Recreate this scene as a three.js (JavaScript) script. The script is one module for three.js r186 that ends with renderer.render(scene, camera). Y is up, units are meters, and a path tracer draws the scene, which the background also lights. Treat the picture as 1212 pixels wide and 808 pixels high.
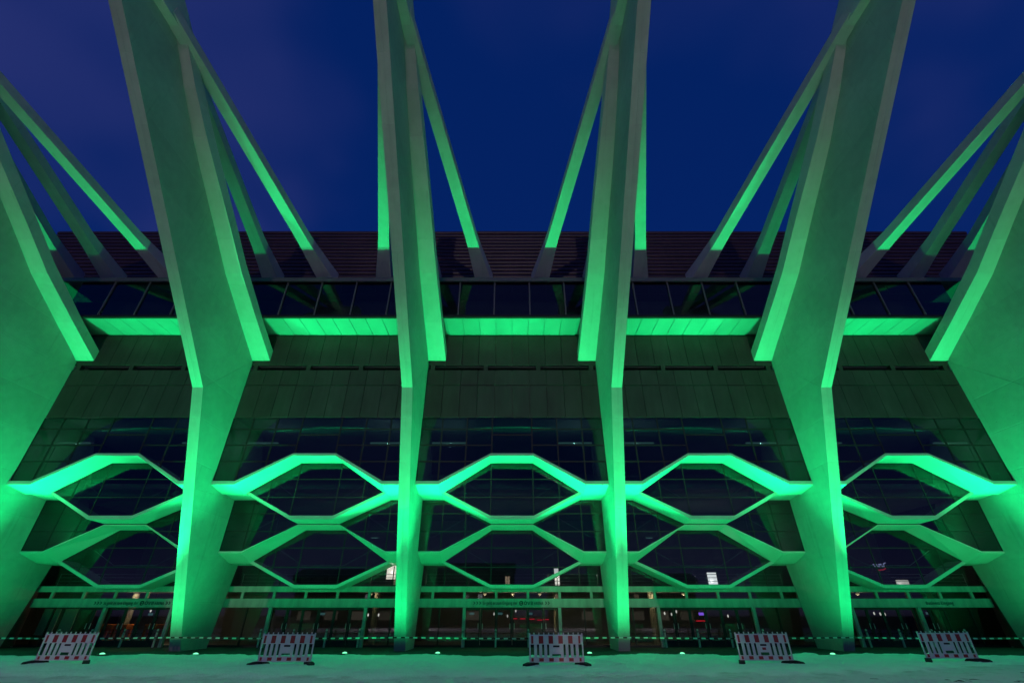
import * as THREE from 'three';
import { mergeGeometries } from 'three/addons/utils/BufferGeometryUtils.js';
import { RoundedBoxGeometry } from 'three/addons/geometries/RoundedBoxGeometry.js';
import { FontLoader } from 'three/addons/loaders/FontLoader.js';
import { TextGeometry } from 'three/addons/geometries/TextGeometry.js';

/* ------------------------------------------------ camera, sky, dusk light, exposure */
const scene = new THREE.Scene();
const camera = new THREE.PerspectiveCamera(73.72, 1024 / 682, 0.1, 3000);
camera.position.set(0, 1.65, 0);
camera.rotation.set(THREE.MathUtils.degToRad(31), 0, 0);

const renderer = new THREE.WebGLRenderer({ antialias: true });
renderer.toneMapping = THREE.LinearToneMapping;
renderer.toneMappingExposure = 1;
renderer.shadowMap.enabled = true;

let seed = 20417;
const rnd = () => { seed = (seed * 1664525 + 1013904223) >>> 0; return seed / 4294967296; };
const hash = (x, y, z) => { let n = (Math.imul(x, 374761393) + Math.imul(y, 668265263) + Math.imul(z, 2147483647 ^ 0x5bd1e995)) | 0; n = Math.imul(n ^ (n >>> 13), 1274126177); return ((n ^ (n >>> 16)) >>> 0) / 4294967296; };
const sm = (t) => t * t * (3 - 2 * t);
const lerp = (a, b, t) => a + (b - a) * t;
const clamp01 = (t) => Math.min(1, Math.max(0, t));
const smooth = (a, b, t) => sm(clamp01((t - a) / (b - a)));
function noise(x, y, z = 0, wrap = 0) {
  const X = Math.floor(x), Y = Math.floor(y), Z = Math.floor(z), u = sm(x - X), v = sm(y - Y), w = sm(z - Z);
  const m = (n) => wrap ? ((n % wrap) + wrap) % wrap : n;
  const c = (i, j, k) => hash(m(X + i), m(Y + j), Z + k);
  return lerp(lerp(lerp(c(0, 0, 0), c(1, 0, 0), u), lerp(c(0, 1, 0), c(1, 1, 0), u), v), lerp(lerp(c(0, 0, 1), c(1, 0, 1), u), lerp(c(0, 1, 1), c(1, 1, 1), u), v), w);
}
function fbm(x, y, z = 0, o = 4, wrap = 0) { let s = 0, a = 0.5, t = 0; for (let i = 0; i < o; i++) { s += a * noise(x, y, z, wrap); t += a; a *= 0.5; x *= 2; y *= 2; z *= 2; wrap *= 2; } return s / t; }

{ // dusk sky: deep blue air with thin mauve cloud, a little city glow all round the horizon
  const W = 1024, H = 512, data = new Float32Array(W * H * 4);
  for (let j = 0; j < H; j++) for (let i = 0; i < W; i++) {
    const el = ((j + 0.5) / H - 0.5) * Math.PI, az = ((i + 0.5) / W) * 2 * Math.PI;
    const dy = Math.sin(el), dx = Math.cos(el) * Math.cos(az), dz = Math.cos(el) * Math.sin(az);
    const p = 1 / (Math.max(dy, 0) + 0.35);
    const n = fbm(dx * p * 1.25 + 11.3, dz * p * 1.25 + 4.1, 2.7, 5);
    const c = smooth(0.37, 0.56, n), up = clamp01(dy), glow = Math.exp(-Math.max(dy, 0) / 0.085);
    const clear = [0.0012, 0.0165, 0.128], cloud = [0.019, 0.0305, 0.162];
    const k = (j * W + i) * 4;
    for (let q = 0; q < 3; q++) {
      let v = lerp(clear[q], cloud[q], c) * lerp(1.08, 0.9, up) + [0.085, 0.064, 0.07][q] * glow;
      if (dy < 0) v *= 0.35;
      data[k + q] = v;
    }
    data[k + 3] = 1;
  }
  const sky = new THREE.DataTexture(data, W, H, THREE.RGBAFormat, THREE.FloatType);
  sky.mapping = THREE.EquirectangularReflectionMapping; sky.magFilter = THREE.LinearFilter; sky.minFilter = THREE.LinearFilter; sky.needsUpdate = true;
  scene.background = sky; scene.environment = sky;
}
// the last low afterglow, behind the camera
const dusk = new THREE.DirectionalLight(new THREE.Color(1.0, 0.84, 0.84), 0.19);
dusk.position.set(-1.6, 6.4, 100); dusk.target.position.set(0, 0, 0);
dusk.castShadow = true; dusk.shadow.radius = 0.45; dusk.shadow.mapSize.set(2048, 2048);
Object.assign(dusk.shadow.camera, { left: -50, right: 50, top: 45, bottom: -10, near: 1, far: 300 });
scene.add(dusk, dusk.target);
const GREEN = new THREE.Color(0.004, 1, 0.24);   // the flood lamps' colour

/* ------------------------------------------------ helpers */
const V = (x, h, d) => new THREE.Vector3(x, h, -d);           // x across, h up, d metres in front of the camera
const taken = {};
const numbered = (n) => { taken[n] = (taken[n] ?? -1) + 1; return taken[n] ? n + '_' + String(taken[n]).padStart(3, '0') : n; };
function boxUV(g) {
  if (g.index) g = g.toNonIndexed();
  const p = g.attributes.position, uv = new Float32Array(p.count * 2), a = new THREE.Vector3(), b = new THREE.Vector3(), c = new THREE.Vector3();
  for (let i = 0; i < p.count; i += 3) {
    a.fromBufferAttribute(p, i); b.fromBufferAttribute(p, i + 1); c.fromBufferAttribute(p, i + 2);
    const n = b.clone().sub(a).cross(c.clone().sub(a)), x = Math.abs(n.x), y = Math.abs(n.y), z = Math.abs(n.z);
    [a, b, c].forEach((q, k) => { const t = x >= y && x >= z ? [q.z, q.y] : y >= z ? [q.x, q.z] : [q.x, q.y]; uv[(i + k) * 2] = t[0]; uv[(i + k) * 2 + 1] = t[1]; });
  }
  g.setAttribute('uv', new THREE.BufferAttribute(uv, 2));
  return g;
}
function loft(sections) {                                     // sections: arrays of the same number of points round the outline; closed at both ends
  const pos = [], n = sections[0].length, tri = (a, b, c) => pos.push(a.x, a.y, a.z, b.x, b.y, b.z, c.x, c.y, c.z);
  for (let s = 0; s + 1 < sections.length; s++) for (let i = 0; i < n; i++) {
    const A = sections[s], B = sections[s + 1], j = (i + 1) % n;
    tri(A[i], B[i], B[j]); tri(A[i], B[j], A[j]);
  }
  const f = sections[0], l = sections[sections.length - 1];
  for (let i = 1; i + 1 < n; i++) { tri(f[0], f[i], f[i + 1]); tri(l[0], l[i + 1], l[i]); }
  const g = new THREE.BufferGeometry(); g.setAttribute('position', new THREE.Float32BufferAttribute(pos, 3)); g.computeVertexNormals();
  return boxUV(g);
}
function side(points, x0, x1, bevel = 0.008) {                 // outline in (d, h), solid from x0 to x1
  const s = new THREE.Shape(points.map(([d, h]) => new THREE.Vector2(d, h)));
  const g = new THREE.ExtrudeGeometry(s, { depth: x1 - x0 - 2 * bevel, bevelEnabled: bevel > 0, bevelThickness: bevel, bevelSize: bevel, bevelOffset: -bevel, bevelSegments: 1, steps: 1 });
  g.translate(0, 0, x0 + bevel); g.rotateY(Math.PI / 2); return boxUV(g);
}
function face(points, d, t) {                                 // outline in (x, h), solid from d back to d + t
  const s = new THREE.Shape(points.map(([x, h]) => new THREE.Vector2(x, h)));
  const g = new THREE.ExtrudeGeometry(s, { depth: t, bevelEnabled: false, steps: 1 }); g.translate(0, 0, -d - t); return boxUV(g);
}
const bx = (x0, x1, h0, h1, d0, d1) => { const g = new THREE.BoxGeometry(x1 - x0, h1 - h0, d1 - d0); g.translate((x0 + x1) / 2, (h0 + h1) / 2, -(d0 + d1) / 2); return boxUV(g); };
const rbx = (x0, x1, h0, h1, d0, d1, r = 0.008) => { const g = new RoundedBoxGeometry(x1 - x0, h1 - h0, d1 - d0, 1, r); g.translate((x0 + x1) / 2, (h0 + h1) / 2, -(d0 + d1) / 2); return boxUV(g); };
function bar(a, b, r, seg = 6) { const l = a.distanceTo(b), g = new THREE.CylinderGeometry(r, r, l, seg); g.applyQuaternion(new THREE.Quaternion().setFromUnitVectors(new THREE.Vector3(0, 1, 0), b.clone().sub(a).normalize())); g.translate(...a.clone().add(b).multiplyScalar(0.5).toArray()); return g.toNonIndexed(); }
const cyl = (x, d, h0, h1, r0, r1 = r0, seg = 20) => { const g = new THREE.CylinderGeometry(r1, r0, h1 - h0, seg); g.translate(x, (h0 + h1) / 2, -d); return g.toNonIndexed(); };
function put(name, geo, mat, parent) {
  const m = new THREE.Mesh(Array.isArray(geo) ? mergeGeometries(geo) : geo, mat); m.name = name; m.castShadow = m.receiveShadow = true; parent.add(m); return m;
}
function thing(name, label, category, group, at = [0, 0, 0], turn = 0) {
  const o = new THREE.Group(); o.name = numbered(name); o.position.copy(V(...at)); o.rotation.y = turn; o.userData = { label, category }; if (group) o.userData.group = group; scene.add(o); return o;
}
function structure(name, geo, mat) { const m = put(name, geo, mat, scene); m.userData = { kind: 'structure' }; return m; }
const group = (name, parent) => { const g = new THREE.Group(); g.name = name; parent.add(g); return g; };

/* ------------------------------------------------ materials */
function tex(size, fn, repeat, srgb) {
  const d = new Uint8Array(size * size * 4);
  for (let j = 0; j < size; j++) for (let i = 0; i < size; i++) { const v = fn(i / size, j / size), k = (j * size + i) * 4; d[k] = v[0]; d[k + 1] = v[1]; d[k + 2] = v[2]; d[k + 3] = 255; }
  const t = new THREE.DataTexture(d, size, size); t.wrapS = t.wrapT = THREE.RepeatWrapping; t.magFilter = THREE.LinearFilter; t.minFilter = THREE.LinearMipmapLinearFilter; t.generateMipmaps = true;
  t.repeat.set(repeat, repeat); if (srgb) t.colorSpace = THREE.SRGBColorSpace; t.needsUpdate = true; return t;
}
const g8 = (v) => { const q = Math.round(clamp01(v) * 255); return [q, q, q]; };
const pourTone = (u, v) => hash(Math.floor(u * 2), Math.floor(v * 4), 77) - 0.5;
const concreteMap = tex(512, (u, v) => { const a = fbm(u * 4, v * 4, 1, 5, 4), b = fbm(u * 32, v * 32, 5, 3, 32), c = fbm(u * 64, v * 3, 9, 3, 64), st = smooth(0.58, 0.78, c) * smooth(0.45, 0.7, fbm(u * 6, v * 2, 29, 3, 6)); return g8(0.86 + (a - 0.5) * 0.1 + (b - 0.5) * 0.06 + pourTone(u, v) * 0.05 - st * 0.045); }, 1 / 9, true);
const formMap = tex(1024, (u, v) => { const fu = (u * 2) % 1, fv = (v * 4) % 1, jn = Math.min(fu, 1 - fu) * 4.5 < 0.022 || Math.min(fv, 1 - fv) * 2.25 < 0.022 ? 0.35 : 0, hx = ((u * 8) % 1 - 0.5) * 1.125, hy = ((v * 8) % 1 - 0.5) * 1.125, hole = hx * hx + hy * hy < 0.0016 ? 0.4 : 0; return g8(0.7 - jn - hole + (fbm(u * 128, v * 128, 3, 3, 128) - 0.5) * 0.25); }, 1 / 9);
const grainMap = tex(256, (u, v) => g8(fbm(u * 24, v * 24, 3, 4, 24)), 1 / 1.4);
const panelMap = tex(256, (u, v) => { const a = fbm(u * 5, v * 5, 14, 4, 5), b = fbm(u * 40, v * 6, 19, 3, 40); return g8(0.82 + (a - 0.5) * 0.3 + (b - 0.5) * 0.16); }, 1 / 6, true);
const smoothMap = tex(256, (u, v) => g8(0.88 + (fbm(u * 5, v * 5, 41, 5, 5) - 0.5) * 0.14), 1 / 5, true);
const std = (rgb, o = {}) => { const { r = 0.7, ...rest } = o; return new THREE.MeshStandardMaterial({ color: new THREE.Color().setRGB(...rgb), roughness: r, ...rest }); };
const glow = (rgb, k) => new THREE.MeshStandardMaterial({ color: 0x111111, emissive: new THREE.Color().setRGB(...rgb), emissiveIntensity: k, roughness: 0.4 });
const M = {
  concrete: std([0.5, 0.5, 0.49], { r: 0.82, map: concreteMap, bumpMap: formMap, bumpScale: 0.02 }),
  flange: std([0.62, 0.62, 0.61], { r: 0.8, map: concreteMap, bumpMap: formMap, bumpScale: 0.014 }),
  strut: std([0.58, 0.58, 0.58], { r: 0.75, map: concreteMap }),
  band: std([0.56, 0.57, 0.56], { r: 0.5, map: smoothMap }),
  beam: std([0.5, 0.51, 0.5], { r: 0.5, map: panelMap }),
  soffit: [0.37, 0.39, 0.41, 0.38].map((c) => std([c, c, c], { r: 0.5, map: smoothMap })),
  wall: [0.064, 0.068, 0.06, 0.072].map((c) => std([c, c, c * 0.98], { r: 0.55, map: panelMap, metalness: 0.1 })),
  frame: std([0.009, 0.009, 0.01], { r: 0.55 }),
  ledgeFrame: std([0.16, 0.16, 0.17], { r: 0.45, metalness: 0.5 }),
  roof: [0, 1, 2].map((i) => std([0.085 + 0.014 * i, 0.04 + 0.006 * i, 0.05 + 0.008 * i], { r: 0.42, map: panelMap })),
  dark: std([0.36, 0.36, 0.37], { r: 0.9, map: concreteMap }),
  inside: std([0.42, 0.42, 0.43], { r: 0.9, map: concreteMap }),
  column: std([0.42, 0.4, 0.33], { r: 0.7 }),
  steel: std([0.5, 0.5, 0.5], { r: 0.35, metalness: 0.6 }),
  glass: new THREE.MeshPhysicalMaterial({ color: new THREE.Color().setRGB(0.45, 0.5, 0.52), transmission: 1, thickness: 0, roughness: 0.015, ior: 1.6 }),
  clearGlass: new THREE.MeshPhysicalMaterial({ color: new THREE.Color().setRGB(0.6, 0.64, 0.63), transmission: 1, thickness: 0, roughness: 0.01, ior: 1.52 }),
  frosted: std([0.78, 0.8, 0.79], { r: 0.6 }),
  print: std([0.02, 0.035, 0.045], { r: 0.6 }),
  plastic: std([0.82, 0.81, 0.82], { r: 0.5, map: smoothMap }),
  red: std([0.32, 0.008, 0.016], { r: 0.35 }),
  rubber: std([0.018, 0.018, 0.018], { r: 0.9, bumpMap: grainMap, bumpScale: 0.01 }),
  bollard: std([0.6, 0.61, 0.61], { r: 0.5, map: panelMap }),
  orange: std([0.75, 0.2, 0.03], { r: 0.5 }),
};

/* ------------------------------------------------ ground and snow */
const LAMPS = [[-32.3, 26.4], [-27.7, 26.4], [-19.5, 26.2], [-15.05, 26.2], [-8.15, 26.8], [-3.62, 26.8], [3.78, 26.8], [8.2, 26.5], [15.2, 26.1], [19.9, 26.2], [27.7, 26.4], [32.3, 26.4]];
{
  const asphalt = std([0.055, 0.055, 0.058], { r: 0.8, map: tex(512, (u, v) => { const a = fbm(u * 6, v * 6, 21, 5, 6), b = fbm(u * 64, v * 64, 24, 3, 64); return g8(0.75 + (a - 0.5) * 0.5 + (b - 0.5) * 0.45); }, 1 / 7, true), bumpMap: grainMap, bumpScale: 0.012 });
  const g = new THREE.PlaneGeometry(1400, 1400, 1, 1); g.rotateX(-Math.PI / 2); structure('ground', boxUV(g), asphalt);
  // snow lying on it: a sheet with its own relief that dips under the ground where it has melted
  const xs = [], ds = [];
  for (let x = -48; x <= 48.01; x += Math.abs(x) < 26 ? 0.13 : 0.4) xs.push(x);
  for (let d = -12; d <= 28.4; d += d > 14.5 ? 0.1 : 0.5) ds.push(d);
  const pos = [], col = [], uv = [], idx = [];
  for (const d of ds) for (const x of xs) {
    const n1 = fbm(x * 0.35, d * 0.35, 3, 4), n2 = fbm(x * 1.6, d * 1.6, 8, 4), n3 = fbm(x * 0.22 + 7, d * 0.22, 15, 3), n4 = fbm(x * 5.5, d * 5.5, 31, 3);
    const back = 26.55 + (n1 - 0.5) * 3.0 + (n2 - 0.5) * 0.9 + (Math.abs(x) > 12 ? -0.2 : 0);
    let cover = (back - d) * 0.9;
    for (const [lx, ld] of LAMPS) { const q = Math.hypot((x - lx) / 1.5, (d - ld) / 0.75) + (n2 - 0.5) * 0.7; cover = Math.min(cover, (q - 0.42) * 1.6); }
    const bank = 17.5 + smooth(6, 20, x) * 3.6 - smooth(-4, -26, x) * 0.9 + (n3 - 0.5) * 2.4 + (n2 - 0.5) * 1.1;   // where the trodden snow ends and the slushy road edge begins
    const road = smooth(0.25, -0.25, d - bank);
    let h = -0.06 + 0.13 * smooth(-0.2, 1.0, cover) + (n2 - 0.5) * 0.05 + (n4 - 0.5) * 0.05 + (n1 - 0.5) * 0.05;
    h = lerp(h, 0.034 + (n2 - 0.5) * 0.08 + (n4 - 0.5) * 0.05 + (n1 - 0.5) * 0.04, road);
    if (cover < -0.15) h = Math.min(h, -0.02);
    const dirt = smooth(0.52, 0.7, n2 * 0.5 + n4 * 0.5), k = lerp(0.92, 0.74, road) * lerp(1, 0.8, dirt * lerp(0.4, 1, road));
    pos.push(x, h, -d); col.push(k, k * 0.995, k * 1.01); uv.push(x, d);
  }
  const w = xs.length;
  for (let j = 0; j + 1 < ds.length; j++) for (let i = 0; i + 1 < w; i++) {
    const a = j * w + i; if (Math.max(pos[a * 3 + 1], pos[(a + 1) * 3 + 1], pos[(a + w) * 3 + 1], pos[(a + w + 1) * 3 + 1]) < -0.015) continue;
    idx.push(a, a + 1, a + w + 1, a, a + w + 1, a + w);
  }
  const s = new THREE.BufferGeometry(); s.setAttribute('position', new THREE.Float32BufferAttribute(pos, 3)); s.setAttribute('color', new THREE.Float32BufferAttribute(col, 3)); s.setAttribute('uv', new THREE.Float32BufferAttribute(uv, 2)); s.setIndex(idx); s.computeVertexNormals();
  structure('snow_cover', s, new THREE.MeshStandardMaterial({ vertexColors: true, roughness: 0.85, bumpMap: grainMap, bumpScale: 0.02 }));
}

/* ------------------------------------------------ the arena */
const arena = thing('arena_building', 'concrete and glass arena with huge slanted buttresses lit green', 'building');
const bayName = (x) => x < -30 || x > 30 ? 'at the outer side of an end buttress' : ['in front of the bay with pale boards', 'in front of the unlettered bay with a warm panel', 'in front of the middle bay', 'in front of the bay with the brightest panel', 'in front of the business entrance bay'][Math.max(0, Math.min(4, Math.floor((x + 30) / 12)))];
const FINS = [-30, -18, -6, 6, 18, 30], BAYS = [-24, -12, 0, 12, 24];

/* buttresses: leg, overhanging arm, flange on its back, three struts running back to the roof */
const legGeo = side([[29.3, -0.06], [25.92, 7.67], [33.35, 8.1], [32.62, 4.45], [31.7, -0.06]], -0.31, 0.31), kneeGeo = side([[25.917, 7.677], [23.68, 12.803], [27.27, 16.425], [29.4, 16.4], [33.35, 8.107]], -0.31, 0.31);
const armGeo = side([[23.675, 12.81], [9.72, 25.5], [7.4, 27.62], [12.35, 27.9], [14.05, 26.15], [15.95, 24.35], [19.62, 21.6], [21.92, 19.85], [25.02, 18.0], [27.27, 16.432]], -0.309, 0.309);
const flangeGeo = (() => {
  const st = [[27.27, 16.5, 17.25, 1.5], [25, 17.82, 18.56, 1.43], [21.9, 19.7, 20.55, 1.33], [19.6, 21.45, 22.3, 1.26], [17.8, 22.78, 23.65, 1.19], [15.93, 24.2, 25.1, 1.1], [14, 25.95, 26.9, 0.95], [12.3, 27.75, 28.6, 0.82], [10.5, 27.62, 29.9, 0.78], [8.6, 27.6, 31.3, 0.75], [7.3, 27.7, 31.6, 0.72]];
  return loft(st.map(([d, b, t, w]) => [V(-w, b, d), V(w, b, d), V(w, t, d), V(-w, t, d)]));
})();
function strutGeo(x0, d0, h0, x1, d1, h1) {                    // flared foot on the roof, then a slender box
  const st = [[0, 1.25, 1.0], [0.07, 1.1, 0.86], [0.2, 0.8, 0.7], [0.24, 0.76, 0.66], [1, 0.66, 0.55]];
  return loft(st.map(([t, w, k]) => { const x = lerp(x0, x1, t), d = lerp(d0, d1, t), h = lerp(h0, h1, t); return [V(x - w / 2, h, d), V(x + w / 2, h, d), V(x + w / 2, h + k, d), V(x - w / 2, h + k, d)]; }));
}
const strutL = strutGeo(-3.88, 27.7, 23.4, -0.5, 11.2, 27.85), strutR = strutGeo(3.88, 27.7, 23.4, 0.5, 11.2, 27.85), strutM = strutGeo(0, 27.2, 22.85, 0, 12.4, 28.2);
for (const x of FINS) {
  const b = group('buttress', arena); b.position.x = x;
  put('leg', legGeo, M.concrete, b); put('knee', kneeGeo, M.concrete, b); put('arm', armGeo, M.concrete, b); put('flange', flangeGeo, M.flange, b);
  for (const s of [strutL, strutR, strutM]) put('strut', s, M.strut, b);
}

/* the stepped glass facade of one bay */
const wave = (flat, ctr) => (x) => { const a = Math.abs(x); return a > 4.34 ? flat : a < 1.3 ? ctr : lerp(ctr, flat, (a - 1.3) / 3.04); };
const HW = 5.685;
const TIERS = {
  A: { d: 27.2, back: 28.62, top: wave(8.42, 10.08), bot: wave(8.22, 9.93), rear: wave(7.95, 9.88) },
  B: { d: 28.63, back: 30.02, top: wave(8.22, 6.74), bot: wave(8.06, 6.54), rear: wave(7.92, 6.5) },
  C: { d: 30.03, back: 31.44, top: wave(4.95, 6.46), bot: wave(4.85, 6.4), rear: wave(4.43, 6.34) },
  D: { d: 31.45, back: 32.86, top: wave(4.6, 3.24), bot: wave(4.42, 3.05), rear: wave(4.4, 3.03) },
};
function clip(poly, f) {                                       // keep where f(point) >= 0
  const out = [];
  poly.forEach((p, i) => { const q = poly[(i + 1) % poly.length], a = f(p), b = f(q); if (a >= 0) out.push(p); if ((a >= 0) !== (b >= 0)) { const t = a / (a - b); out.push([lerp(p[0], q[0], t), lerp(p[1], q[1], t)]); } });
  return out;
}
const areaOf = (p) => Math.abs(p.reduce((s, a, i) => { const b = p[(i + 1) % p.length]; return s + a[0] * b[1] - a[1] * b[0]; }, 0)) / 2;
function glazing(parent, name, xs, rows, low, high, d, mat = M.glass, bw = 0.07, centreRows) {
  const line = (f, a, b) => (p) => lerp(f(a), f(b), (p[0] - a) / (b - a));
  const trans = {};
  for (let i = 0; i + 1 < xs.length; i++) {
    const a = xs[i] + 1e-4, b = xs[i + 1] - 1e-4, lo = line(low, a, b), hi = line(high, a, b), rr = centreRows && Math.abs(a + b) < 0.5 ? centreRows : rows;
    for (let j = 0; j + 1 < rr.length; j++) {
      let p = [[a, rr[j]], [b, rr[j]], [b, rr[j + 1]], [a, rr[j + 1]]];
      p = clip(p, (q) => q[1] - lo(q)); if (p.length > 2) p = clip(p, (q) => hi(q) - q[1]);
      if (p.length > 2 && areaOf(p) > 0.02) put(name, face(p, d, 0.02), mat, parent);
      if (j) {
        const s = [[a, rr[j]], [b, rr[j]]]; let t0 = 0, t1 = 1;
        for (const f of [(q) => q[1] - lo(q), (q) => hi(q) - q[1]]) { const u = f(s[0]), v = f(s[1]); if (u < 0 && v < 0) t1 = -1; else if (u < 0) t0 = Math.max(t0, u / (u - v)); else if (v < 0) t1 = Math.min(t1, u / (u - v)); }
        if (t1 > t0 + 0.02) (trans[rr[j]] ??= []).push(bx(lerp(a, b, t0), lerp(a, b, t1), rr[j] - bw / 2, rr[j] + bw / 2, d - 0.008, d + 0.035));
      }
    }
  }
  for (const x of xs) if (high(x) - low(x) > 0.12) put('mullion', bx(x - bw / 2, x + bw / 2, low(x) + 0.01, high(x) - 0.01, d - 0.012, d + 0.05), M.frame, parent);
  for (const k in trans) put('transom', trans[k], M.frame, parent);
}
const font = await new FontLoader().loadAsync('fonts/droid/droid_sans_bold.typeface.json');
function lettering(parent, text, x, h, d, width, height) { const g = new TextGeometry(text, { font, size: 1, depth: 0.012, curveSegments: 3 }); g.computeBoundingBox(); const q = g.boundingBox; g.translate(-q.min.x, 0, 0); g.scale(width / (q.max.x - q.min.x), height, 1); g.translate(x, h, -d); put('sign_lettering', g, M.print, parent); }

const addedFillGlow = glow([0.3, 0.8, 0.6], 0.22);  // glow added to brighten the unlit upper rooms
BAYS.forEach((xc, bi) => {
  const bay = group('facade_bay', arena); bay.position.x = xc;
  // cladding panels above the windows, in three rows with a dark vent slot between
  const pw = (2 * HW) / 10;
  for (const [h0, h1] of [[12.42, 14.65], [14.69, 15.8], [16.16, 18.57]]) for (let i = 0; i < 10; i++)
    put('wall_panel', rbx(-HW + i * pw + 0.012, -HW + (i + 1) * pw - 0.012, h0, h1, 27.3 - rnd() * 0.006, 27.42, 0.006), M.wall[Math.floor(rnd() * 4)], bay);
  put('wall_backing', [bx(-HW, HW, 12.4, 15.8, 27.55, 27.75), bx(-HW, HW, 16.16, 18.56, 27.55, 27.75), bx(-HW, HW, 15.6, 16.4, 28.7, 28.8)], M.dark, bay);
  for (const x of [-5.35, -1.78, 1.78, 5.35]) put('vent_post', bx(x - 0.14, x + 0.14, 15.8, 16.16, 27.3, 27.6), M.wall[1], bay);
  // projecting window box: lit soffit panels below, tall panes in front
  for (let i = 0; i < 8; i++) put('soffit_panel', rbx(-4.42 + i * 1.105 + 0.018, -4.42 + (i + 1) * 1.105 - 0.018, 18.58, 18.66, 25.22, 27.28, 0.006), M.soffit[Math.floor(rnd() * 4)], bay);
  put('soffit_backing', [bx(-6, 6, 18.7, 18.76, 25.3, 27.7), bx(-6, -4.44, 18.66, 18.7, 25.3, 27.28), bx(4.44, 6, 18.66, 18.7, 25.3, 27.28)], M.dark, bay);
  put('box_sill', bx(-5.995, 5.995, 18.6, 18.78, 25.06, 25.2), M.frame, bay);
  const zx = [-5.99, -3.6, -1.2, 1.2, 3.6, 5.99];
  for (let i = 0; i < 5; i++) put('box_pane', bx(zx[i] + 0.03, zx[i + 1] - 0.03, 18.79, 21.55, 25.12, 25.14), M.glass, bay);
  for (const x of zx.slice(1, 5)) put('box_mullion', bx(x - 0.045, x + 0.045, 18.79, 21.6, 25.04, 25.24), M.ledgeFrame, bay);
  put('box_rail', [bx(-5.99, 5.99, 20.8, 20.84, 25.5, 25.54), ...[-4.8, -2.4, 0, 2.4, 4.8].map((x) => bx(x - 0.03, x + 0.03, 20.8, 21.6, 25.5, 25.55))], M.ledgeFrame, bay);
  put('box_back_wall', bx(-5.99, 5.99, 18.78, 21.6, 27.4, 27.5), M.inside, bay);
  // upper window band and the three steps of honeycomb glazing below it
  const { A, B, C, D } = TIERS, W6 = 5.995;
  glazing(bay, 'window_pane', [-HW, -4.38, -2.82, -1.24, 1.24, 2.82, 4.38, HW], [8.3, 9.6, 10.61, 11.64, 12.38], A.top, () => 12.38, 27.3, M.glass, 0.085, [9.9, 11.27, 12.38]);
  glazing(bay, 'hexagon_pane', [-4.34, -2.9, -1.3, 1.3, 2.9, 4.34], [6.4, 7.8, 8.89, 10], B.top, A.rear, 28.68, M.glass, 0.05);
  glazing(bay, 'diamond_pane', [-HW, -4.34, -2.9, -1.3], [4.8, 6.07, 7.11, 8.1], C.top, B.rear, 30.08, M.glass, 0.05);
  glazing(bay, 'diamond_pane', [1.3, 2.9, 4.34, HW], [4.8, 6.07, 7.11, 8.1], C.top, B.rear, 30.08, M.glass, 0.05);
  glazing(bay, 'lower_hexagon_pane', [-4.34, -2.9, -1.3, 1.3, 2.9, 4.34], [3, 4.2, 5.3, 6.4], D.top, C.rear, 31.5, M.glass, 0.045);
  glazing(bay, 'gallery_pane', [-W6, -4.34, -2.9, -1.3], [3, 4.5], () => 3.22, D.rear, 32.92, M.clearGlass, 0.05);
  glazing(bay, 'gallery_pane', [1.3, 2.9, 4.34, W6], [3, 4.5], () => 3.22, D.rear, 32.92, M.clearGlass, 0.05);
  for (const k of 'ABCD') {
    const t = TIERS[k], xs = [-HW, -4.34, -1.3, 1.3, 4.34, HW];
    put('lattice_band', loft(xs.map((x) => [V(x, t.top(x), t.d), V(x, t.bot(x), t.d), V(x, t.rear(x), t.back), V(x, Math.max(t.top(x), t.rear(x) + 0.04), t.back)])), M.band, bay);
  }
  // slender bracing rods and gusset plates behind the glass
  const rods = [];
  const seg = (x0, h0, x1, h1, d, r = 0.022) => { for (const s of [-1, 1]) rods.push(bar(V(s * x0, h0, d), V(s * x1, h1, d), r)); };
  seg(2.9, 7.5, 2.9, 8.85, 29.25); seg(2.9, 8.8, 1.5, 7.92, 29.25); seg(1.5, 7.92, 0, 7.92, 29.25);
  seg(5.6, 5.85, 4.9, 5.85, 30.7); seg(4.9, 5.85, 2.9, 6.98, 30.7); seg(2.9, 5.9, 2.9, 7.1, 30.7); seg(2.9, 5.2, 1.3, 4.35, 32.1); seg(1.3, 4.35, 0, 4.35, 32.1);
  put('brace_rod', rods, M.steel, bay);
  for (const s of [-1, 1]) put('gusset_plate', face([[s * 3.05 - 0.34, 8.12], [s * 3.05, 7.9], [s * 3.05 + 0.3, 8.16], [s * 3.05, 8.36]], 29.2, 0.03), M.beam, bay);
  for (const s of [-1, 1]) {
    put('ceiling_trough', bx(s < 0 ? -5.1 : 2.95, s < 0 ? -2.95 : 5.1, 11.03, 11.1, 28.2, 28.32), addedFillGlow, bay);
    const l = new THREE.PointLight(new THREE.Color(0.45, 1, 0.8), 1.6); l.position.copy(V(s * 4, 10.9, 28.5)); l.castShadow = true; bay.add(l);  // added fill light, so the glass reads brighter than its frames
    const m = new THREE.PointLight(new THREE.Color(0.5, 0.85, 1), 0.9); m.position.copy(V(s * 3, 5.9, 32.2)); m.castShadow = true; bay.add(m);
    put('added_gallery_lamp', bx(s * 3 - 0.2, s * 3 + 0.2, 5.96, 6.02, 32.12, 32.28), addedFillGlow, bay);  // added lamp, only there to carry the fill light
  }
  for (const s of [-1, 1]) put('door_frame', [bx(s * 5.1 - 0.05, s * 5.1 + 0.05, 8.95, 11, 28.3, 28.38), bx(s * 4.55 - 0.4, s * 4.55 + 0.4, 8.95, 9.02, 28.3, 28.38)], M.beam, bay);
  // foyer front: two pale beams, a strip of small panes between them, posts, glass doors
  put('beam', rbx(-W6, W6, 2.9, 3.22, 32.72, 32.95, 0.01), M.beam, bay);
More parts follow.
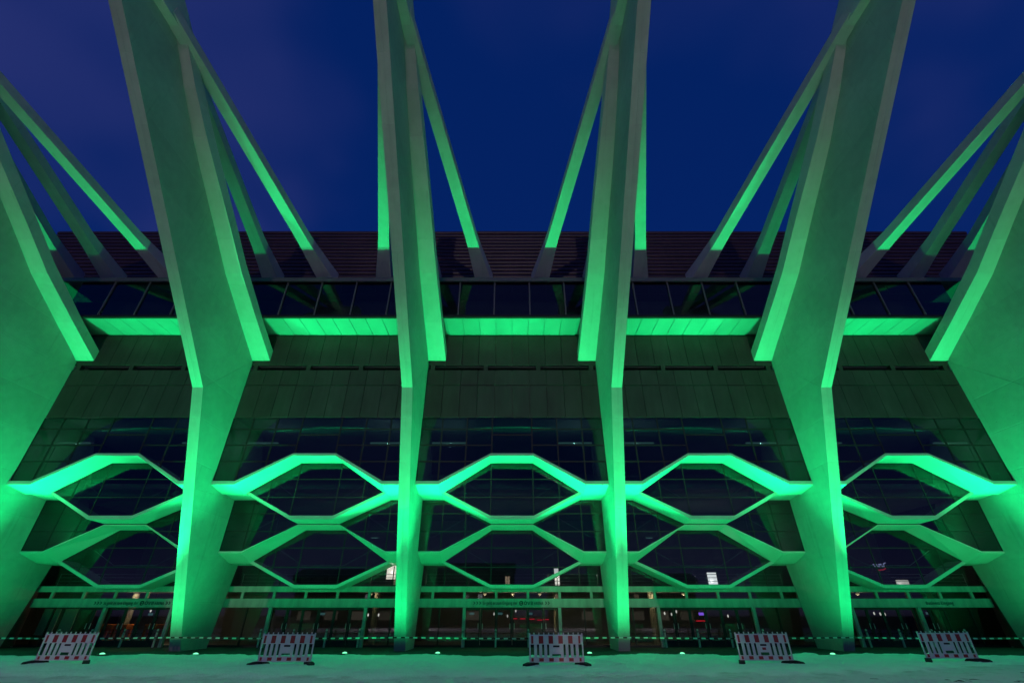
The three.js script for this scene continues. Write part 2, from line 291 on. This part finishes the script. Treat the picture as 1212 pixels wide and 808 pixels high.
  const sign = put('sign_beam', rbx(-W6, W6, 2.06, 2.54, 32.7, 32.95, 0.01), M.beam, bay);
  for (const x of [-5, -3, -1, 1, 3, 5]) put('clerestory_post', bx(x - 0.08, x + 0.08, 2.54, 2.9, 32.78, 32.94), M.beam, bay);
  for (let i = 0; i < 7; i++) { const a = i ? -5 + (i - 1) * 2 : -W6, b = i < 6 ? -5 + i * 2 : W6; put('clerestory_pane', bx(a + 0.05, b - 0.05, 2.54, 2.9, 32.86, 32.88), M.clearGlass, bay); }
  const posts = bi === 0 ? [-1.2, 2.95] : bi === 4 ? [-2.95, 1.2] : [-2.95, 2.95];
  for (const x of posts) put('post', bx(x - 0.095, x + 0.095, -0.02, 2.06, 32.6, 32.8), M.beam, bay);
  put('plinth', bx(-W6, W6, 0, 0.1, 32.86, 33.0), M.frame, bay);
  for (const c of [-1.95, 0, 1.95]) for (const s of [-1, 1]) {
    const x0 = c + (s < 0 ? -0.97 : 0.012), x1 = c + (s < 0 ? -0.012 : 0.97), dr = group('door', bay);
    put('door_frame', [bx(x0, x0 + 0.075, 0.1, 2.05, 32.86, 32.93), bx(x1 - 0.075, x1, 0.1, 2.05, 32.86, 32.93), bx(x0 + 0.075, x1 - 0.075, 0.1, 0.34, 32.86, 32.93), bx(x0 + 0.075, x1 - 0.075, 1.93, 2.05, 32.86, 32.93)], M.frame, dr);
    put('door_pane', bx(x0 + 0.07, x1 - 0.07, 0.33, 1.94, 32.89, 32.905), M.clearGlass, dr);
    put('door_handle', bar(V(c + s * 0.13, 0.92, 32.8), V(c + s * 0.13, 1.22, 32.8), 0.022, 8), M.steel, dr);
  }
  for (const s of [-1, 1]) {
    put('side_pane', bx(s < 0 ? -W6 : 2.96, s < 0 ? -2.96 : W6, 0.1, 2.06, 32.89, 32.91), M.clearGlass, bay);
    put('side_mullion', bx(s * 4.5 - 0.035, s * 4.5 + 0.035, 0.1, 2.06, 32.84, 32.95), M.frame, bay);
  }
  if (bi === 0 || bi === 2) {
    const y = 2.21, o = bi ? 0 : 0.36;
    const chev = (x) => put('sign_arrow', face([[x, y], [x + 0.06, y], [x + 0.14, y + 0.085], [x + 0.06, y + 0.17], [x, y + 0.17], [x + 0.07, y + 0.085]], 32.685, 0.015), M.print, bay);
    for (const x of [-2.42, -2.24, -2.06]) chev(x + o);
    lettering(bay, 'So geht es zum Eingang der', -1.82 + o, y, 32.697, 2.15, 0.165);
    const ring = new THREE.TorusGeometry(0.1, 0.03, 8, 24); ring.translate(0.57 + o, y + 0.08, -32.69);
    put('sign_emblem', [boxUV(ring), bx(0.51 + o, 0.63 + o, y + 0.055, y + 0.105, 32.685, 32.7)], M.print, bay);
    lettering(bay, 'ÖVB', 0.75 + o, y - 0.01, 32.697, 0.56, 0.18); lettering(bay, 'ARENA', 1.37 + o, y, 32.697, 0.58, 0.15);
    for (const x of [2.05, 2.22]) chev(x + o);
  }
  if (bi === 4) lettering(bay, 'Business Eingang', 1.8, 2.21, 32.697, 1.72, 0.17);
});

/* roof: ledge over the window box, slatted cladding behind, plain ends */
const roof = group('roof', arena);
put('ledge', [bx(-37, 37, 21.62, 21.78, 24.98, 28.6), bx(-37, 37, 21.5, 21.8, 24.9, 24.97)], M.ledgeFrame, roof);
{
  const N = 20, d0 = 28.25, h0 = 22.0, d1 = 30.0, h1 = 31.1, prof = [[-0.02, 0], [-0.17, 0.07], [-0.2, 0.17], [-0.13, 0.33], [-0.02, 0.4], [0.06, 0.4], [0.06, 0]];
  for (let i = 0; i < N; i++) {
    const t = i / N, d = lerp(d0, d1, t), h = lerp(h0, h1, t), xs = []; for (let x = -40.5; x <= 40.51; x += 2.7) xs.push(x);
    put('roof_slat', loft(xs.map((x) => { const j = (noise(x * 0.35, i * 3.1, 7) - 0.5) * 0.11; return prof.map(([a, b]) => V(x, h + b * 1.13 + j * 0.5, d + a + j)); })), M.roof[i % 3], roof);
  }
  put('roof_core', side([[28.35, 21.8], [30.2, 31.3], [60, 33.5], [60, 21.8]], -40.4, 40.4, 0), M.roof[1], roof);
  const snowGeo = (x0, x1) => { const sec = []; for (let i = 0; i <= 12; i++) { const t = i / 12, x = lerp(x0, x1, t), k = Math.sin(Math.PI * t), h = 0.03 + 0.62 * k * (0.7 + 0.6 * noise(x * 0.9, 3)); sec.push([V(x, 21.77, 25.6), V(x, 21.77 + h * 0.5, 26.0), V(x, 21.77 + h, 27.0), V(x, 21.77 + h, 28.0), V(x, 21.77, 28.1)]); } return loft(sec); };
  const ledgeSnow = std([0.78, 0.78, 0.8], { r: 0.9 });
  for (const x of FINS) { put('ledge_snow', snowGeo(x + 3.1, x + 8.9), ledgeSnow, roof); put('ledge_snow', snowGeo(x - 2.9, x + 2.9), ledgeSnow, roof); }
}
for (const s of [-1, 1]) put('end_wall', bx(s < 0 ? -37 : 30.32, s < 0 ? -30.32 : 37, 0, 18.6, 27.4, 41), M.wall[1], arena);
{ // plain shell of the foyer and galleries behind the glass
  const shell = group('interior', arena);
  put('back_wall', bx(-37, 37, 0, 21.6, 41, 41.3), M.inside, shell);
  put('foyer_floor', bx(-30.3, 30.3, 0.004, 0.03, 33.02, 41), M.inside, shell);
  put('gallery_floor', bx(-30.3, 30.3, 2.96, 3.16, 33.0, 41), M.inside, shell);
  put('upper_floor', bx(-30.3, 30.3, 8.5, 8.8, 29.5, 41), M.inside, shell);
  put('ceiling', bx(-30.3, 30.3, 12.45, 12.7, 27.8, 41), M.inside, shell);
  for (const x of [-25.4, -9.1, 2.95, 9.35, 26.8, 28.2]) put('column', cyl(x, 35.2, 0.03, 2.96, 0.19, 0.19, 24), M.column, shell);
  for (const x of BAYS) put('gallery_railing', [0, 0.2, 0.4, 0.6].map((k) => bar(V(x - 5.6, 3.35 + k, 33.5), V(x + 5.6, 3.35 + k, 33.5), 0.018)).concat([-5.6, -2.8, 0, 2.8, 5.6].map((q) => bar(V(x + q, 3.16, 33.5), V(x + q, 3.98, 33.5), 0.022))), M.steel, shell);
}

/* ------------------------------------------------ green in-ground flood lamps */
const dome = new THREE.SphereGeometry(0.115, 20, 6, 0, Math.PI * 2, 0, Math.PI / 2); dome.scale(1, 0.5, 1); dome.translate(0, 0.05, 0);
const collar = new THREE.LatheGeometry([[0.12, 0], [0.2, 0], [0.2, 0.035], [0.17, 0.055], [0.13, 0.05]].map(([a, b]) => new THREE.Vector2(a, b)), 24);
const lens = glow([0.2, 1, 0.5], 1.6), rim = std([0.1, 0.1, 0.1], { r: 0.4, metalness: 0.8 });
for (const [x, d] of LAMPS) {
  const l = thing('ground_floodlight', 'green glowing ground floodlight ' + bayName(x), 'floodlight', 'green floodlights ' + bayName(x), [x, 0.012, d]);
  put('collar', collar, rim, l); put('lens', dome, lens, l);
  for (const [power, angle, soft] of [[1420, 27.5, 1], [88, 89.5, 0.55]]) {   // the reflector's beam and the wide spill of the domed lens
    const s = new THREE.SpotLight(GREEN, power, 0, THREE.MathUtils.degToRad(angle), soft);
    s.position.set(0, 0.17, 0); s.target.position.set(0, 10, 0); s.castShadow = true; s.shadow.radius = 4; l.add(s, s.target);
  }
}

/* ------------------------------------------------ street lamps on the road behind the camera */
for (const x of [-15, 13]) {
  const l = thing('street_lamp', x < 0 ? 'tall street lamp on the road side facing the first bays' : 'tall street lamp on the road side facing the last bays', 'street lamp', undefined, [x, 0, -6]);
  put('pole', cyl(0, 0, 0, 8.1, 0.1, 0.06, 14), M.ledgeFrame, l); put('arm', bar(V(0, 8.05, 0), V(0, 8.25, 1.3), 0.045, 8), M.ledgeFrame, l); put('lamp_head', rbx(-0.16, 0.16, 8.2, 8.32, 1.2, 1.85, 0.04), M.ledgeFrame, l); put('lamp_glass', bx(-0.12, 0.12, 8.17, 8.199, 1.3, 1.8), glow([1, 0.84, 0.76], 8), l);
  const s = new THREE.SpotLight(new THREE.Color(1, 0.8, 0.84), 270, 0, THREE.MathUtils.degToRad(78), 0.12); s.position.copy(V(0, 8.1, 1.55)); s.target.position.copy(V(0, 0, 1.55)); s.castShadow = true; s.shadow.radius = 6; l.add(s, s.target);
}

/* ------------------------------------------------ houses across the street, mirrored in the lower glass */
[['plain street house with scattered lit windows across the road', -34, 22, 8.4, 0.3, 0.26, 0.2], ['narrow street house with a lit shop across the road', -8, 17, 9.6, 0.22, 0.2, 0.2], ['long low street house with a bright corner shop across the road', 23, 30, 7.6, 0.34, 0.3, 0.26]].forEach(([label, x, w, ht, ...c], i) => {
  const t = thing('street_house', label, 'house', undefined, [x, 0, -42]), wallM = std(c, { r: 0.9, map: concreteMap });
  put('wall', bx(-w / 2, w / 2, 0, ht, -10, 0), wallM, t);
  put('roof', side([[0.4, ht], [-10.4, ht], [-5, ht + 1.8]], -w / 2 - 0.3, w / 2 + 0.3, 0), M.roof[i], t);
  const n = Math.floor(w / 2.6), dim = std([0.03, 0.032, 0.036], { r: 0.1 });
  for (let f = 0; f * 3.1 + 4 < ht - 1.2; f++) for (let k = 0; k < n; k++) {
    const wx = (k + 0.5) * (w / n) - w / 2, y = 4 + f * 3.1, lit = rnd() < 0.24, win = put('window', bx(wx - 0.45, wx + 0.45, y, y + 1.35, 0.01, 0.06), lit ? glow(rnd() < 0.6 ? [1, 0.76, 0.5] : [0.9, 0.95, 1], 0.35 + rnd() * rnd() * 2.2) : dim, t);
    put('frame', [bx(wx - 0.53, wx + 0.53, y - 0.08, y, 0.01, 0.12), bx(wx - 0.03, wx + 0.03, y, y + 1.35, 0.061, 0.09)], M.bollard, win);
  }
  for (let k = 0; k < Math.floor(w / 5); k++) { const wx = (k + 0.5) * (w / Math.floor(w / 5)) - w / 2, lit = rnd() < 0.55; put('shop_window', bx(wx - 1.3, wx + 1.3, 0.8, 2.3, 0.01, 0.06), lit ? glow([1, 0.86, 0.7], 0.12 + rnd() * 0.3) : dim, t); }
});

/* ------------------------------------------------ bollards and tape */
const bollardGeo = new THREE.LatheGeometry([[0.058, 0], [0.058, 0.88], [0.05, 0.915], [0.028, 0.94], [0.0001, 0.945]].map(([a, b]) => new THREE.Vector2(a, b)), 16), footGeo = new THREE.LatheGeometry([[0.0001, 0.02], [0.1, 0.02], [0.11, 0]].map(([a, b]) => new THREE.Vector2(a, b)), 16), stripeGeo = new THREE.CylinderGeometry(0.0595, 0.0595, 0.05, 16, 1, true); stripeGeo.translate(0, 0.8, 0);
for (const xc of BAYS) for (const x of [-2.93, -0.97, 0.97, 2.93]) {
  const b = thing('bollard', 'slim pale bollard ' + bayName(xc), 'bollard', 'bollards ' + bayName(xc), [xc + x, 0.003, 32.05]);
  put('shaft', bollardGeo, M.bollard, b); put('foot_ring', footGeo, M.frame, b); put('band', stripeGeo, M.frame, b);
}
{
  const stripe = new THREE.DataTexture(new Uint8Array([206, 206, 206, 255, 206, 206, 206, 255, 60, 5, 9, 255, 60, 5, 9, 255]), 4, 1); stripe.wrapS = THREE.RepeatWrapping; stripe.magFilter = THREE.NearestFilter; stripe.colorSpace = THREE.SRGBColorSpace; stripe.needsUpdate = true;
  const pos = [], uv = [], idx = []; let k = 0;
  for (let i = 0; i < FINS.length - 1; i++) for (let j = 0; j <= 24; j++) {
    const x = lerp(FINS[i], FINS[i + 1], j / 24), sag = -0.05 * Math.sin(Math.PI * j / 24), tw = 0.012 * Math.sin(x * 1.7);
    pos.push(x, 0.66 + sag, -28.985 + tw, x, 0.595 + sag, -28.985 - tw); uv.push(x / 0.44, 1, x / 0.44, 0);
    if (k) idx.push(k - 2, k - 1, k + 1, k - 2, k + 1, k); k += 2;
  }
  const g = new THREE.BufferGeometry(); g.setAttribute('position', new THREE.Float32BufferAttribute(pos, 3)); g.setAttribute('uv', new THREE.Float32BufferAttribute(uv, 2)); g.setIndex(idx); g.computeVertexNormals();
  const t = put('barrier_tape', g, new THREE.MeshStandardMaterial({ map: stripe, roughness: 0.5, side: THREE.DoubleSide }), scene);
  t.userData = { label: 'striped barrier tape stretched low across all the buttress feet', category: 'tape' };
}

/* ------------------------------------------------ red and white site barriers */
function barrier(label, x, d, turn, tilt, redPlate) {
  const b = thing('site_barrier', label, 'barrier', 'site barriers standing in the snow', [x, 0.05, d], turn);
  const T = group('fence_panel', b); T.rotation.x = tilt;
  put('top_board', rbx(-1.0, 1.0, 0.66, 0.97, -0.02, 0.02, 0.012), M.plastic, T);
  put('bottom_board', rbx(-1.0, 1.0, 0.1, 0.27, -0.02, 0.02, 0.012), M.plastic, T);
  for (const s of [-1, 1]) put('post', rbx(s * 0.99 - 0.025, s * 0.99 + 0.025, 0.0, 1.02, -0.026, 0.026, 0.01), M.plastic, T);
  for (const q of [-0.78, -0.59, -0.4, -0.215, 0.215, 0.4, 0.59, 0.78]) put('slat', rbx(q - 0.055, q + 0.055, 0.25, 0.68, -0.016, 0.016, 0.01), M.plastic, T);
  put('middle_plate', rbx(-0.17, 0.17, 0.36, 0.67, -0.014, 0.014, 0.01), M.plastic, T);
  put('label_plate', bx(-0.12, 0.12, 0.57, 0.63, -0.017, -0.01), M.rubber, T);
  if (redPlate) put('reflector', bx(-0.07, 0.07, 0.44, 0.52, -0.02, -0.01), M.red, T);
  for (const [q, w] of [[-0.9, 0.04], [-0.57, 0.085], [-0.2, 0.085], [0.17, 0.085], [0.54, 0.085], [0.88, 0.04]]) { put('reflector', bx(q - w, q + w, 0.685, 0.93, -0.024, -0.0195), M.red, T); put('reflector', bx(q - w, q + w, 0.135, 0.24, -0.024, -0.0195), M.red, T); }
  for (let i = 0; i < 10; i++) put('nub', rbx(-0.83 + i * 0.187 - 0.022, -0.83 + i * 0.187 + 0.022, 0.965, 1.035, -0.015, 0.015, 0.008), M.plastic, T);
  for (const s of [-1, 1]) {
    const st = [[-0.42, 0.07, 0.03], [-0.36, 0.11, 0.075], [-0.1, 0.12, 0.11], [0.1, 0.12, 0.11], [0.36, 0.11, 0.075], [0.42, 0.07, 0.03]], w0 = s * 0.96, a = 0.55 * s + (rnd() - 0.5) * 0.5;
    const f = put('rubber_foot', loft(st.map(([z, w, h]) => { const c = Math.cos(a), n = Math.sin(a), q = (u, y) => new THREE.Vector3(w0 + u * c + z * n, y, z * c - u * n); return [q(-w, -0.01), q(w, -0.01), q(w * 0.9, h), q(-w * 0.9, h)]; })), M.rubber, b);
    f.castShadow = true;
  }
}
barrier('red and white barrier in front of the bay with pale window panels', -17.4, 21.4, 0.02, 0, false);
barrier('red and white barrier in front of the plain bay next to the lit panel', -8.55, 20.8, -0.02, 0, false);
barrier('red and white barrier below the lettered beam of the middle bay', 1.66, 20.5, 0.03, 0, false);
barrier('red and white barrier with a red square on its middle plate', 9.85, 21.4, -0.05, -0.03, true);
barrier('red and white barrier in front of the business entrance bay', 17.85, 22.4, -0.06, 0.0, false);

/* ------------------------------------------------ what glimmers in or behind the glass */
function litPanel(name, label, cat, x, h, d, w, ht, rgb, k, grp, lux = 0) {
  const t = thing(name, label, cat, grp, [x, h, d]);
  put('casing', bx(-w / 2 - 0.03, w / 2 + 0.03, -ht / 2 - 0.03, ht / 2 + 0.03, 0, 0.06), M.frame, t); put('lit_face', bx(-w / 2, w / 2, -ht / 2, ht / 2, -0.012, -0.001), glow(rgb, k), t);
  if (lux) { const l = new THREE.PointLight(new THREE.Color().setRGB(...rgb), lux); l.position.set(0, 0, 0.25); l.castShadow = true; t.add(l); }
}
litPanel('reflection_panel', 'tall white panel added as a reflection in the honeycomb glass of an unlettered bay', 'reflection panel', 13.7, 3.66, 35, 0.62, 1.0, [1, 0.9, 0.84], 3.2, undefined, 5);  // these lit panels stand in for street lights mirrored in the glass
litPanel('reflection_panel', 'warm white panel added as a glass reflection, half hidden by a buttress', 'reflection panel', -8.2, 4.15, 34.6, 0.62, 0.85, [1, 0.84, 0.74], 2.0, undefined, 4);
litPanel('reflection_panel', 'narrow white panel added as a reflection above the middle bay door end', 'reflection panel', 3.02, 3.86, 34.4, 0.34, 1.0, [1, 0.88, 0.8], 2.2, undefined, 3);
litPanel('reflection_panel', 'pair of small lit panes added as a reflection low in the business entrance bay', 'reflection panel', 26.6, 3.55, 35, 0.85, 0.3, [1, 0.85, 0.7], 1.6, undefined, 2);
litPanel('reflection_neon_sign', 'small violet sign added as a reflection above the red neon line', 'neon reflection', 12.75, 1.72, 35.6, 0.42, 0.16, [0.3, 0.12, 1], 1.6);  // stands in for street neon mirrored in the doors
{ // a crooked white scrawl over a red stroke, imitating a mirrored street sign
  const t = thing('reflection_neon_sign', 'white and red neon scrawl added as a reflection high in the business entrance bay', 'neon reflection', undefined, [25.9, 4.55, 35.6]), q = (x0, y0, x1, y1) => bar(V(x0, y0, 0), V(x1, y1, 0), 0.028, 6);
  put('white_tube', [q(-0.42, 0.2, -0.3, -0.02), q(-0.3, -0.02, -0.2, 0.18), q(-0.2, 0.18, -0.1, -0.02), q(-0.02, 0.2, -0.02, -0.02), q(-0.02, 0.09, 0.12, 0.2), q(0.12, 0.2, 0.2, -0.02), q(0.28, 0.0, 0.34, 0.22), q(0.34, 0.22, 0.48, 0.26)], glow([0.62, 0.6, 1], 1.1), t);
  put('red_tube', [q(-0.2, -0.2, 0.2, -0.16), q(0.2, -0.16, 0.36, -0.08)], glow([1, 0.04, 0.06], 1.2), t); put('backboard', bx(-0.6, 0.6, -0.32, 0.34, 0.05, 0.08), M.frame, t);
}
for (const [x, h, w] of [[0.2, 1.45, 0.3], [0.72, 1.44, 0.35], [1.35, 1.42, 0.34], [1.86, 1.37, 0.34], [2.3, 1.4, 0.38]]) litPanel('reflection_neon_strip', 'short red neon strip added as a reflection in the middle bay doors', 'neon strip', x, h, 35.8, w, 0.05, [1, 0.02, 0.06], 0.9, 'red neon reflections in the middle doors');  // strips added indoors to imitate mirrored street neon
litPanel('reflection_neon_strip', 'longer red neon line added as a reflection under the small violet sign', 'neon strip', 12.75, 1.32, 35.8, 0.8, 0.07, [1, 0.02, 0.04], 0.9);
for (const [x, h, k] of [[-1.2, 1.72, 0.9], [-0.3, 1.6, 0.8], [0.25, 1.9, 1], [10.2, 1.75, 1.5], [10.65, 1.7, 1.2], [11.0, 1.85, 1.3], [14.4, 1.6, 1.3], [-9.6, 1.66, 1.6], [-8.9, 1.66, 1.6], [-12.6, 1.7, 0.6], [-21.6, 1.9, 2], [-20.8, 1.75, 1.5], [-24.2, 1.9, 1.4], [21.6, 1.5, 1.6], [24.2, 1.75, 1.2], [24.6, 1.72, 1.2], [24.9, 1.7, 1]]) {
  const t = thing('display_light', 'tiny white spot lamp hanging in the foyer, ' + bayName(x).replace('in front of', 'behind'), 'spot lamp', 'spot lamps ' + bayName(x).replace('in front of', 'behind'), [x, h, 35.4]);
  const s = new THREE.SphereGeometry(0.06, 10, 8); s.scale(0.8, 1.5, 0.8); put('bulb', s, glow([1, 0.92, 0.85], k), t); put('cord', cyl(0, 0, 0.07, 2.94 - h, 0.008, 0.008, 6), M.frame, t);
}
[[-25, 3], [-22.2, 3], [-1.8, 1], [0.05, 1], [1.85, 1], [7.6, 0], [9.4, 1], [11.4, 1], [-9.4, 0], [23, 0]].forEach(([x, lit], i) => {  // the first lamp is added to brighten the orange tables
  const t = thing('ceiling_lamp', 'warm round ceiling lamp ' + bayName(x).replace('in front of', 'behind'), 'ceiling lamp', 'ceiling lamps ' + bayName(x).replace('in front of', 'behind'), [x, 2.88, 34.6]);
  put('canopy', cyl(0, 0, 0, 0.07, 0.14, 0.14, 16), M.frame, t); const s = new THREE.SphereGeometry(0.11, 14, 8, 0, Math.PI * 2, Math.PI / 2, Math.PI / 2); put('globe', s, glow([1, 0.74, 0.4], 1.1), t);
  const l = new THREE.PointLight(new THREE.Color(1, 0.72, 0.4), 1.1 + lit * 0.8); l.position.set(0, -0.2, 0); l.castShadow = true; t.add(l);
});
for (const [x, h] of [[-2.55, 1.73], [-0.75, 1.73], [1.15, 1.73], [-22.9, 1.7], [-21.0, 1.7], [-12, 1.72], [26.4, 1.75]]) litPanel('exit_sign', 'small pale green exit sign above a door ' + bayName(x).replace('in front of', 'of'), 'exit sign', x, h, 33.6, 0.3, 0.13, [0.12, 0.3, 0.32], 0.5, 'exit signs ' + bayName(x).replace('in front of', 'of'));
// white boards standing in the leftmost window, orange furniture beside them
for (const [x, w] of [[-28.95, 1.05], [-27.75, 0.8]]) { const t = thing('white_board', w > 1 ? 'wide blank pale board in a foyer window' : 'narrower blank pale board next to the wide one', 'board', undefined, [x, 0.03, 33.3]); put('panel', rbx(-w / 2, w / 2, 0.55, 1.95, 0, 0.03, 0.008), M.frosted, t); for (const s of [-1, 1]) put('foot', bx(s * w * 0.4 - 0.03, s * w * 0.4 + 0.03, 0, 0.56, -0.12, 0.15), M.frame, t); }
[[-25.6, 'orange table with thick legs nearest the pale boards', 1.0], [-24.7, 'orange table beside the round foyer column', 0.75], [-22.7, 'long orange table by the doors', 1.05], [-21.65, 'orange table closest to the bright spot lamps', 0.95]].forEach(([x, label, w], i) => {
  const t = thing('orange_table', label, 'table', undefined, [x, 0.03, 34.2], 0.15 * (i - 1.5));
  put('table_top', rbx(-w / 2, w / 2, 0.86, 1.12, -0.3, 0.3, 0.03), M.orange, t);
  for (const s of [-1, 1]) for (const q of [-1, 1]) put('leg', loft([[0, 0.05], [0.87, 0.075]].map(([h, r]) => { const cx = s * (w / 2 - 0.1 + (0.87 - h) * 0.08), cz = q * 0.22; return [V(cx - r, h, cz - r), V(cx + r, h, cz - r), V(cx + r, h, cz + r), V(cx - r, h, cz + r)]; })), M.orange, t);
});

renderer.render(scene, camera);
